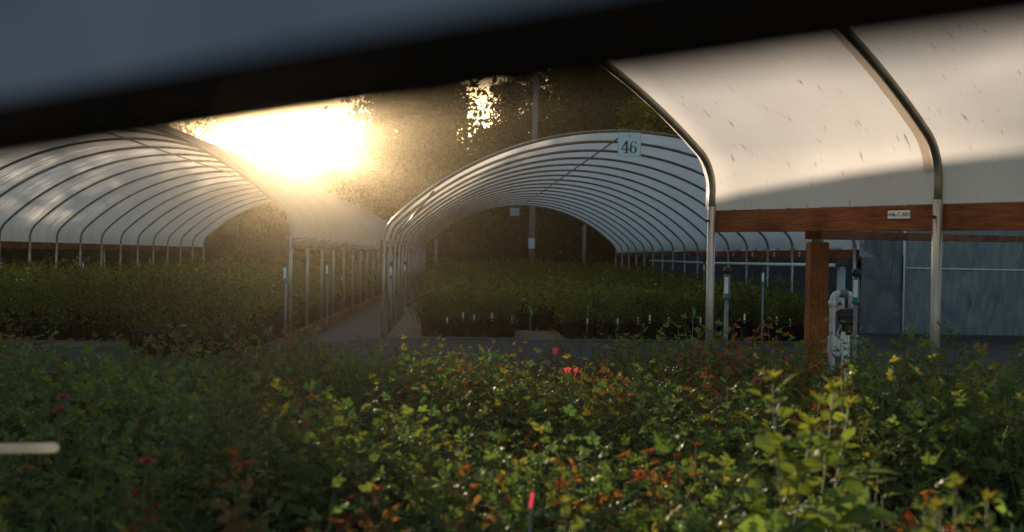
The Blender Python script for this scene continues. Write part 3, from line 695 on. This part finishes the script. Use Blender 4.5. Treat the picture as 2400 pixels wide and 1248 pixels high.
rgp = np.random.default_rng(5)
placed = []
sp = 0.365
n_fg = 0
for iy in range(0, 26):
    for ix in range(-22, 24):
        y = 2.15 + iy * sp * 0.92 + rgp.uniform(-.09, .09); x = (ix + .5 * (iy % 2)) * sp + rgp.uniform(-.09, .09)
        px, py, z = proj((x, y, 0.8))
        if px < -90 or px > 2490 or z < 1.9: continue
        hor = 598 + .0192 * (px - 1080)
        # outer edge of the bed: left part ends at the gravel, right part at the tunnel wall
        d_wall = (np.array([x, y]) - P1) @ nN       # metres inside the wall
        lim = np.interp(px, [0, 200, 420, 680, 900, 1250, 1640], [8.6, 7.9, 7.3, 8.1, 8.7, 8.4, 8.6])
        if y > lim: continue
        if px > 1600 and d_wall < 0.28: continue
        hs = 0.99 + 0.10 * math.sin(x * 1.7 + y * 2.3) + rgp.uniform(-.07, .07)
        if px > 1800: hs *= np.interp(px, [1800, 2250], [1.02, 1.22]) if z > 3.5 else 1.0
        if px < 750: hs *= 1.08
        if 1500 < px < 1850 and z > 6.4: hs *= 1.10
        # reddish zone along the far edge right of centre and scattered elsewhere
        pr_red = 0.30
        if 1250 < px < 1900 and z > 6.2: pr_red = .72
        elif px > 1000: pr_red = .32
        elif px < 500: pr_red = .14
        red = rgp.random() < pr_red
        pro = (fg_red if red else fg_green)[rgp.integers(3 if red else 4)]
        where = ("in the nearest rows right of the cane" if px < 1200 else "in the nearest rows below tall yellow-green shoots") if z < 3.6 else \
                (("in mid bed before the left tunnel" if px < 850 else "in mid bed before tunnel 46" if px < 1650 else "in mid bed before the pump pipes") if z < 6.3 else
                 ("at the far edge of the bed before the left tunnel" if px < 850 else "at the far edge of the bed by the gravel path" if px < 1650 else "at the foot of the nearest tunnel wall"))
        lab = ("rose bush with orange tips " if red else "dark green rose bush ") + where
        place(pro, "rose_bush", (x, y, 0.0), rgp.uniform(0, 6.28), hs * rgp.uniform(.97, 1.05), lab, "rose bush", ("orange tipped roses " if red else "green roses ") + where, hs)
        n_fg += 1
print("foreground bushes", n_fg)

# tall leafy shoots standing clear of the bed
def tall_shoot(stems, z, label, leaf=0.075, col=YELLOW, seed=1, hbase=0.0, name="tall_rose"):
    rg = np.random.default_rng(seed); base = W(stems[0][0], 1100, z); base = np.array([base[0], base[1], 0])
    r = empty(name, base, label, "rose bush", None); fb = MB(); sb = MB()
    Ps, Ds, Ns, Ls, Ws, Cs = [], [], [], [], [], []
    for (px, py, dz, nl) in stems:
        tipp = W(px, py, z + dz); foot = np.array([base[0] + rg.normal(0, .03), base[1] + rg.normal(0, .03), 0.0])
        ts = np.linspace(0, 1, 9); path = np.array([foot + (tipp - foot) * np.array([t, t, t ** .9]) + np.array([math.sin(t * 5 + px) * .012, 0, 0]) for t in ts])
        sb.tube(path, np.linspace(.006, .0022, 9), 6, False)
        nl = int(nl * 2.4)
        for k in range(nl):
            t = 0.34 + .66 * k / (nl - 1); i = min(int(t * 8), 7); p = path[i] + (path[i + 1] - path[i]) * (t * 8 - i)
            az = k * 2.4 + rg.uniform(-.5, .5); g = 1 - max(0, (t - .72) / .28)
            sc = .35 + .75 * g; el = rg.uniform(.2, .6) + .5 * (1 - g)
            d = np.array([math.cos(az) * math.cos(el), math.sin(az) * math.cos(el), math.sin(el)])
            up = unit(np.array([0, 0, 1.0]) - d * d[2] + rg.normal(0, .2, 3)); side = np.cross(d, up)
            c = col[rg.integers(3)] * (1 - g * .55) + GREENS[1] * 1.25 * g * .55
            trio = ((.35, 1, .8), (.35, -1, .8), (.8, 0, 1.1)) if rg.random() < .75 else ((.5, 0, 1.1),)
            for (o, sgn, ls) in trio:
                L_ = leaf * sc * ls * rg.uniform(.85, 1.15); q = p + d * leaf * sc * o
                dd = unit(d * (.6 if sgn else 1) + side * sgn * .9 + np.array([0, 0, rg.uniform(-.4, .1)]))
                Ps.append(q); Ds.append(dd); Ns.append(up + rg.normal(0, .2, 3)); Ls.append(L_); Ws.append(L_ * rg.uniform(.68, .82)); Cs.append(c * rg.uniform(.85, 1.15))
            sb.tube([p, p + d * leaf * sc * .8], [.0025, .0012], 4, False)
        for k in range(5):
            az = k * 1.3; d = np.array([math.cos(az) * .45, math.sin(az) * .45, .9]); Ps.append(path[-1]); Ds.append(d); Ns.append(np.array([0, .3, 1])); Ls.append(leaf * .45); Ws.append(leaf * .2); Cs.append(col[2] * 1.1)
    leaves(fb, Ps, Ds, Ns, Ls, Ws, Cs)
    fb.build("foliage", M["leaf"], r, True); sb.build("canes", M["stem"], r); return r
tall_shoot([(1822, 900, 0, 12), (1945, 922, .1, 12), (1990, 960, .15, 8), (1905, 1010, -.05, 9), (2040, 1075, 0, 7)], 2.7, "tall broad-leaved yellow-green bush rising at lower right below the red post", .105, seed=3)
tall_shoot([(488, 868, 0, 10), (520, 905, .05, 7), (385, 865, .1, 6)], 4.4, "tall yellow-green shoots before the dark pots of the left tunnel", .075, seed=5)
tall_shoot([(625, 962, 0, 10), (690, 1000, .1, 9), (760, 1020, .0, 8)], 3.5, "sunlit lime-green shoots right of the cane, below the left tunnel", .066, seed=7)
tall_shoot([(880, 890, 0, 11), (918, 960, .1, 7)], 4.3, "slim pale green shoot standing up below the walkway", .062, seed=9)
tall_shoot([(1018, 1018, 0, 9), (985, 1040, .1, 8), (1055, 1050, 0, 6)], 3.2, "short lime-green shoots near the middle above orange leaves", .062, seed=11)
tall_shoot([(1310, 1190, 0, 9), (1360, 1210, .05, 7)], 2.1, "blurred yellow-green shoots at the very front beside the red ribbon", .07, seed=13)
tall_shoot([(2255, 1150, 0, 9), (2310, 1180, .1, 8), (2200, 1200, 0, 6)], 1.95, "blurred yellow-green shoots in the lower right front corner", .075, seed=15)
tall_shoot([(545, 1075, 0, 9), (590, 1100, .05, 6)], 2.9, "tall rose with glowing orange leaves right of the cane", .075, ORANGE, seed=17)
tall_shoot([(310, 1170, 0, 8), (360, 1195, .05, 7)], 2.6, "rose with red-orange leaves at the lower left front", .07, ORANGE, seed=19)
tall_shoot([(1100, 1110, 0, 9), (1180, 1135, .05, 8), (870, 1160, 0, 7)], 2.8, "rose with red and orange leaves left of the red ribbon", .07, ORANGE, seed=21)
tall_shoot([(1640, 1050, 0, 6), (1590, 1075, .1, 6), (1510, 1065, 0, 6)], 3.2, "rose with small orange-yellow tips left of the tall broad-leaved bush", .05, ORANGE, seed=23)
tall_shoot([(945, 815, 0, 6), (930, 820, .1, 5), (1160, 800, 0.1, 7)], 7.6, "shoot with orange tips rising over the gravel path", .05, ORANGE, seed=25)
tall_shoot([(810, 880, 0, 7), (770, 815, .3, 7), (735, 810, .3, 7)], 6.4, "rose with bright orange leaf clusters below the walkway", .055, ORANGE, seed=27)

# flowers in the foreground bed
rgf = np.random.default_rng(8)
def fg_flower(px, py, z, kind, r, label):
    c = W(px, py, z); root = empty("rose_flower", c, label, "flower"); b = flower(kind, c, r, rgf); b.build("petals", M["petal"], root, True)
    b = MB(); b.tube([c - np.array([0, 0, .001]), c - np.array([.01, 0, .12]), c - np.array([0.0, 0, .30])], .003, 5); b.build("stem", M["stem"], root)
fg_flower(2163, 817, 6.6, "pink", .045, "single pale pink rose flower left of the second tunnel post")
fg_flower(148, 935, 3.9, "magenta", .036, "magenta rose flower above the cane, upper of two")
fg_flower(140, 965, 3.8, "magenta", .034, "magenta rose flower above the cane, lower of two")
fg_flower(345, 1085, 2.9, "magenta", .030, "dark magenta rose flower right of the cane end")
fg_flower(1775, 895, 5.2, "magenta", .035, "dull magenta rose flower just left of the tall broad-leaved bush")

# ribbons and flags
def ribbon(name, pts, wd, z, mat, label, cat):
    rg = np.random.default_rng(len(label)); V = []; n = len(pts)
    for i, (px, py) in enumerate(pts):
        p = W(px, py, z + rg.uniform(-.01, .01)); t = np.array(pts[min(i + 1, n - 1)], float) - np.array(pts[max(i - 1, 0)], float); t /= np.linalg.norm(t) + 1e-9
        o = (right * t[1] + upv * t[0]) * wd / 2
        V += [p - o, p + o]
    root = empty(name, np.array(V[0]), label, cat)
    b = MB(); b.add(V, [(2 * i, 2 * i + 1, 2 * i + 3, 2 * i + 2) for i in range(n - 1)], None, [(i * .1 + .01, j * .1) for i in range(n) for j in (0, 1)]); b.build("ribbon", mat, root, True)
    p = W(*pts[-1], z + .01); b = MB(); b.tube([p, p - np.array([0, 0, .35])], .003, 5); b.build("wire", M["grey"], root)
ribbon("marker_ribbon", [(1318, 873), (1333, 867), (1342, 874), (1349, 858), (1340, 880)], .036, 5.8, M["flag_pink"], "pink tied ribbon in the bed below the gravel path", "ribbon")
ribbon("marker_ribbon", [(1248, 1154), (1246, 1170), (1243, 1190)], .0075, 2.4, M["flag_pink"], "upright red ribbon strip at the front centre", "ribbon")
ribbon("marker_ribbon", [(1296, 823), (1303, 818), (1299, 829)], .035, 7.6, M["flag_pink"], "tiny red ribbon at the edge of the gravel path", "ribbon")
def flag(px, py, z, s, label, lean=.3):
    c = W(px, py, z); root = empty("marker_flag", (c[0], c[1], 0), label, "flag", "green marker flags")
    b = MB(); b.add([c + np.array([0, 0, s]), c + np.array([s * .55 * lean / abs(lean), .02, 0.05 * s]), c + np.array([s * .2 * lean / abs(lean), 0, -s])], [(0, 1, 2)], None, [(0, 0), (1, 0), (0, 1)])
    b.build("pennant", M["flag_green"], root)
    b = MB(); b.tube([(c[0], c[1], .1), c + np.array([0, 0, s])], .006, 5); b.build("stick", M["grey"], root)
flag(950, 727, 20.0, .11, "green pennant at the left corner of the potted roses in tunnel 46", .3)
flag(1243, 733, 19.9, .11, "green pennant left of the pale aisle in tunnel 46", .3)
flag(1376, 726, 19.9, .11, "green pennant right of the pale aisle in tunnel 46", .4)
flag(1624, 732, 18.5, .11, "green pennant left of the near tunnel end post", .3)
flag(1697, 738, 16.5, .10, "green pennant between the end post and its irrigation riser", .3)
flag(1145, 835, 7.9, .055, "small green pennant standing up against the gravel path", .2)

# potted roses inside the tunnels
def far_rose(seed, H, rad, n=420, pot_h=.26, red=.15, lsz=.06, two=False):
    rg = np.random.default_rng(seed); b = MB()
    nc = 16; ce = np.stack([rg.normal(0, rad * .45, nc), rg.normal(0, rad * .45, nc), pot_h + (H - pot_h) * rg.uniform(.05, .95, nc)], axis=1)
    k = rg.integers(nc, size=n); pos = ce[k] + rg.normal(0, 1, (n, 3)) * np.array([rad * .33, rad * .33, (H - pot_h) * .16])
    pos[:, 2] = np.clip(pos[:, 2], pot_h * .72, H * 1.15)
    col = GREENS[rg.integers(4, size=n)] * np.array([1.15, .82, .66]) * rg.uniform(.6, 1.4, (n, 1))
    m = (rg.random(n) < red) & (pos[:, 2] > H * .7); col[m] = ORANGE[rg.integers(3, size=m.sum())] * .4
    quads(b, pos, rg.uniform(.7, 1.2, n) * lsz, col, rg, 0)
    s = MB()
    for q in range(5):
        a = q * 1.26; s.tube([(0, 0, pot_h - .03), (rad * .3 * math.cos(a), rad * .3 * math.sin(a), H * .6), (rad * .6 * math.cos(a), rad * .6 * math.sin(a), H * .9)], .006, 4, False)
    return b, s
def tagmb(seed, pot_h=.36, r=.155):
    b = MB(); b.box((0.02, -r * .98, pot_h + .03), .030, .004, .15, (1, 0, 0), (0, 1, .15)); return b
def fproto(seed, H, rad, withtag, red=.15, n=420, lsz=.06):
    x = far_rose(seed, H, rad, n, red=red, lsz=lsz, pot_h=.36); l = [("foliage", x[0], M["leaf_far"], False), ("canes", x[1], M["stem"], False), ("pot", pot_mb(.36, .155), M["pot"], True)]
    if withtag: l.append(("plant_label", tagmb(seed), M["white"], False))
    return make_proto(l)
p46 = [fproto(300 + i, .80, .24, i % 2 == 0, .22 if i > 1 else .1) for i in range(4)]
p46b = [fproto(320 + i, .98, .28, False, .2, 460) for i in range(3)]
pL = [fproto(340 + i, 1.15, .30, False, .06, 520, .065) for i in range(3)]
rg4 = np.random.default_rng(21)
far_slots = []
aisle = 1288
for row in range(0, 66):
    v = 0.35 + row * .42
    for cidx in range(-14, 15):
        u = cidx * .31 + rg4.uniform(-.03, .03)
        if abs(u) > 4.35: continue
        p = H46.P(u, v + rg4.uniform(-.04, .04), .012); px, py, z = proj(p)
        ai = H46.P(-1.45, v, 0)
        if abs(u - (-1.55)) < .34 and v < 2.2: continue
        if u < -4.25 + .3: continue
        far_slots.append(("m", row, u, v, p, px))
for row in range(0, 74):
    v = -2.6 + row * .42
    for cidx in range(-13, 14):
        u = cidx * .34 + rg4.uniform(-.03, .03)
        if abs(u) > 4.3: continue
        p = HL.P(u, v, 0); p[2] = .012; px, py, z = proj(p)
        if px < -60: continue
        if px < 316 and z < 17.3: continue
        if px > 650 and z < 18.0: continue
        far_slots.append(("l", row, u, v, p, px))
stuff = {"m": MB(), "l": MB()}; n_ind = 0
def mass(b, p, H, rad, rg, n):
    k = rg.normal(0, 1, (n, 3)) * np.array([rad * .55, rad * .55, 0]); hz_ = p[2] + .30 + (H - .30) * np.sqrt(rg.random(n)) * rg.uniform(.9, 1.1, n)
    pos = np.stack([p[0] + k[:, 0], p[1] + k[:, 1], hz_], axis=1)
    col = GREENS[rg.integers(4, size=n)] * np.array([1.15, .82, .66]) * rg.uniform(.6, 1.4, (n, 1)); mm = rg.random(n) < .05; col[mm] = ORANGE[rg.integers(3, size=mm.sum())] * .35
    fl = rg.random(n) < .0015; col[fl] = (.5, .5, .45)
    quads(b, pos, rg.uniform(.07, .12, n), col, rg)
    a = np.arange(6) * PI / 3
    ring = lambda r, h: [(p[0] + r * math.cos(t), p[1] + r * math.sin(t), p[2] + h) for t in a]
    b.add(ring(.12, 0) + ring(.15, .36), [(i, (i + 1) % 6, 6 + (i + 1) % 6, 6 + i) for i in range(6)] + [tuple(range(6, 12))], (.014, .012, .010))
for kind, row, u, v, p, px in far_slots:
    Hx = np.interp(v, [0, 3, 12, 28], [.74, .86, 1.02, 1.25]) if kind == "m" else np.interp(v, [-3, 3, 12, 28], [1.16, 1.0, .86, 1.05])
    if kind == "m" and u > 2.3 and v < 4: Hx *= 1.12
    lrow = row if kind == "m" else (row if px >= 316 else row - 5)
    if lrow < 2:
        if kind == "m":
            pro = (p46 if row == 0 else p46b)[rg4.integers(4 if row == 0 else 3)]
            side = "left of the pale aisle" if u < -1.5 else ("right of the pale aisle" if u < 2.2 else "beyond the end post")
            lab = f"black potted rose, {'front' if row == 0 else 'second'} row in tunnel 46 {side}"; grp = f"potted roses, {'front' if row == 0 else 'second'} row in tunnel 46 {side}"
            sc = Hx / (.80 if row == 0 else .98)
        else:
            pro = pL[rg4.integers(3)]; side = "by the left photo edge gap" if px < 250 else "facing the gravel"
            side = "left of the bare gap" if px < 250 else "right of the bare gap"
            lab = f"tall potted rose, {'front' if lrow <= 0 else 'second'} row, left tunnel, {side}"; grp = f"potted roses, {'front' if lrow <= 0 else 'second'} row, left tunnel, {side}"; sc = Hx / 1.15
        sc *= rg4.uniform(.84, 1.14)
        place(pro, "potted_rose", tuple(p), rg4.uniform(-.5, .5), 1.0, lab, "potted rose", grp, sc); n_ind += 1
    else:
        mass(stuff[kind], p, Hx * rg4.uniform(.74, 1.2) * (1 + .10 * math.sin(u * 1.3 + v * .8)), .26, rg4, 42 if v < 10 else 30)
print("potted", n_ind, "slots", len(far_slots))
allr = MB(); allr.v = stuff["m"].v + stuff["l"].v; allr.c = stuff["m"].c + stuff["l"].c; allr.uv = stuff["m"].uv + stuff["l"].uv
allr.f = stuff["m"].f + [tuple(i + stuff["m"].n for i in f) for f in stuff["l"].f]; allr.n = stuff["m"].n + stuff["l"].n
tag(allr.build("rose_mass", M["leaf_far"]), "mass of potted roses filling both tunnels", None, kind="stuff")
# flowers standing on the tunnel roses
for px, py, z, k, r, l in ((430, 766, 15.0, "white", .075, "round white rose flower low on the front pots of the left tunnel"), (222, 676, 19, "pink", .06, "pink rose flower in the left tunnel, upper of two"), (224, 690, 18.8, "pink", .05, "pink rose flower in the left tunnel, lower of two"),
        (645, 687, 18.5, "red", .075, "red rose flower just left of the front right post of the left tunnel"), (50, 658, 19, "white", .07, "white rose flower at the far left of the left tunnel"), (66, 632, 22, "white", .08, "upper white rose flower near the far left board"), (98, 678, 18, "white", .045, "tiny white rose flower left of the pink ones")):
    fg_flower(px, py, z, k, r, l)

# ------------------------------------------------------------------ trees
def tree(px, z, crown_px, htop, hbot, label, n=5200, col=(0.045, 0.060, 0.022), seed=1, leaf=.235, clumps=70, spread=.55, name="broadleaf_tree", lean=0.0, shape=1.0, cat="tree", trunk=True, group="trees beyond the tunnels", matn="tree_leaf"):
    clumps = max(20, int(clumps * .6)); rg = np.random.default_rng(seed); g = G(px, z); g[2] = 0; cw = crown_px / F * z / 2
    root = empty(name, g, label, cat, group)
    b = MB(); H = htop; cc = []
    s = MB(); r0_ = max(.12, H * .018)
    s.tube([g + (0, 0, -.2), g + (lean * .3, 0, H * .35), g + (lean * .7, 0, H * .7), g + (lean, 0, H * .94)], [r0_, r0_ * .75, r0_ * .45, .04], 8)
    for k in range(clumps):
        t = rg.random() ** .85; h = hbot + (H - hbot) * t
        prof = (math.sin(PI * min(1, .12 + .88 * t) ** shape)) ** .6
        a = rg.uniform(0, 2 * PI); rr = cw * prof * math.sqrt(rg.random()) * 1.02
        c = g + np.array([rr * math.cos(a) + lean * t, rr * math.sin(a), h]); cc.append(c)
        if k % 4 == 0:
            q = g + np.array([lean * t * .8, 0, max(H * .15, h - rr * .8)]); s.tube([q, (q + c) / 2 + (0, 0, -.1 * rr), c], [r0_ * .35, r0_ * .2, .02], 5, False)
    per = int(n * 3.6) // clumps; base = np.array(col)
    for c in cc:
        sz_ = cw * spread * rg.uniform(.25, .5); pos = c + rg.normal(0, 1, (per, 3)) * np.array([sz_, sz_, sz_ * .75])
        cl = base * rg.uniform(.45, 1.5) * np.array([rg.uniform(.9, 1.3), 1, rg.uniform(.8, 1.1)])
        quads(b, pos, rg.uniform(.6, 1.3, per) * leaf, cl * rg.uniform(.75, 1.3, (per, 1)), rg)
    s.build("trunk", M["bark"], root, True); b.build("crown", M[matn], root)
    return root
tree(265, 66, 370, 17, 1.5, "dark tree behind the left tunnel roof", 9000, seed=31, clumps=120)
tree(60, 70, 420, 18, 1.5, "dark tree far behind the left end of the left tunnel", 7000, seed=32, clumps=90)
tree(525, 72, 130, 8.6, 1.0, "lacy low tree left of the sun against bright sky", 2300, seed=33, clumps=70, leaf=.20, spread=.8, group=None)
tree(640, 76, 170, 7.9, .8, "low lacy tree right below the sun", 2600, seed=34, clumps=70, leaf=.20, spread=.8, group=None)
tree(745, 74, 150, 7.6, .8, "thin lacy tree just right of the sun", 2600, seed=35, clumps=70, leaf=.20, spread=.8, group=None)
tree(892, 70, 90, 12.0, .8, "small leafy tree at the right edge of the bright sky gap", 2800, seed=36, clumps=70, leaf=.20, group=None)
tree(985, 64, 225, 19, 1.0, "broad dark tree between the left and middle tunnels", 16000, seed=37, clumps=170)
tree(1205, 70, 170, 15, 1.0, "open tree with sky showing through, left of the utility pole", 6000, seed=38, clumps=90, spread=.5)
tree(1345, 68, 300, 18, 1.0, "dense dark tree right of the utility pole", 12000, seed=39, clumps=130)
tree(1560, 66, 330, 18, 1.0, "dense dark tree behind the edge of the nearest tunnel", 10000, seed=40, clumps=110)
tree(1510, 52, 150, 9.6, 3.0, "bright yellow-green tree peeping over the middle tunnel roof", 5200, (0.22, 0.24, 0.03), seed=41, clumps=70, group=None)  # leaf colour brightened to paint in sunlight that the dark trees block
tree(1850, 70, 400, 17, 1.0, "dark tree hidden largely by the nearest tunnel film", 7000, seed=42, clumps=80)
# undergrowth closing the view low down
for k, (px, z, wpx, h) in enumerate(((80, 58, 260, 4.2), (290, 60, 260, 5), (480, 60, 200, 5.2), (600, 62, 180, 5.6), (720, 62, 180, 5.8), (830, 60, 170, 5.4), (940, 60, 190, 5.5), (1060, 58, 190, 5.2), (1170, 60, 190, 5.6), (1290, 60, 190, 5.6), (1400, 60, 190, 5.6), (1520, 60, 220, 5.5))):
    names = ("behind the far end of the left tunnel, leftmost", "behind the left tunnel, second from left", "seen through the far mouth of the left tunnel", "under the lacy tree below the sun", "right of the sun, below the lacy trees", "left of the broad dark tree", "at the foot of the broad dark tree", "at the left inside the far mouth of tunnel 46", "left of the utility pole foot", "right of the utility pole foot", "behind the thin post in dry grass", "behind the right posts of tunnel 46")
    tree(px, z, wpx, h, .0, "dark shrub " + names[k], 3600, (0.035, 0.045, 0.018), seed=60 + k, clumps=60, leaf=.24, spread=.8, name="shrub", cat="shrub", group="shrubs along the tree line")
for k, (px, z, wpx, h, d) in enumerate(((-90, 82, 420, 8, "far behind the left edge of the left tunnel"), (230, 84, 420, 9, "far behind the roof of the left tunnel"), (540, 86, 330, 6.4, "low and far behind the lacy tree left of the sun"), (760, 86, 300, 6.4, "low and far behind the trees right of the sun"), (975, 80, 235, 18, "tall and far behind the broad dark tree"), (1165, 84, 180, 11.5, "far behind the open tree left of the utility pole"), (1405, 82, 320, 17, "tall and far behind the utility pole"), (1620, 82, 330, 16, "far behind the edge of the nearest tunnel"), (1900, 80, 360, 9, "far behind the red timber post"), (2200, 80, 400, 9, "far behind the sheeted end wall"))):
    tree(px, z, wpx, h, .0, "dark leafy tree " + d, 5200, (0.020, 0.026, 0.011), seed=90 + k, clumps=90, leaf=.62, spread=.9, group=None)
# dry grass field beyond tunnel 46
rg = np.random.default_rng(77); b = MB(); n = 9000
xs = rg.uniform(-8, 9, n); ys = rg.uniform(50.5, 58.5, n); hh = rg.uniform(.4, 1.15, n) * (1 + .35 * np.sin(xs * 1.3 + ys))
V = np.stack([np.stack([xs - .03, ys, np.zeros(n)], 1), np.stack([xs + .03, ys, np.zeros(n)], 1), np.stack([xs + rg.normal(0, .15, n), ys + rg.normal(0, .15, n), hh], 1)], 1)
cl = np.array([(.34, .28, .15)]) * rg.uniform(.6, 1.25, (n, 1)); gm = rg.random(n) < .3; cl[gm] = (.08, .10, .04)
b.add(V.reshape(-1, 3), [(3 * i, 3 * i + 1, 3 * i + 2) for i in range(n)], np.repeat(cl[:, None, :], 3, 1).reshape(-1, 3))
tag(b.build("dry_grass", M["drygrass"]), "tall dry grass beyond the middle tunnel", None, kind="stuff")

# ------------------------------------------------------------------ render settings
SC.view_settings.view_transform = "Standard"; SC.view_settings.look = "None"; SC.view_settings.gamma = 1.0
SC.view_settings.exposure = 2.15
SC.render.engine = "CYCLES"
cy = SC.cycles; cy.use_denoising = True; cy.max_bounces = 7; cy.diffuse_bounces = 4; cy.glossy_bounces = 3; cy.transmission_bounces = 4; cy.transparent_max_bounces = 8; cy.volume_bounces = 0
cy.sample_clamp_indirect = 6.0; cy.caustics_reflective = False; cy.caustics_refractive = False
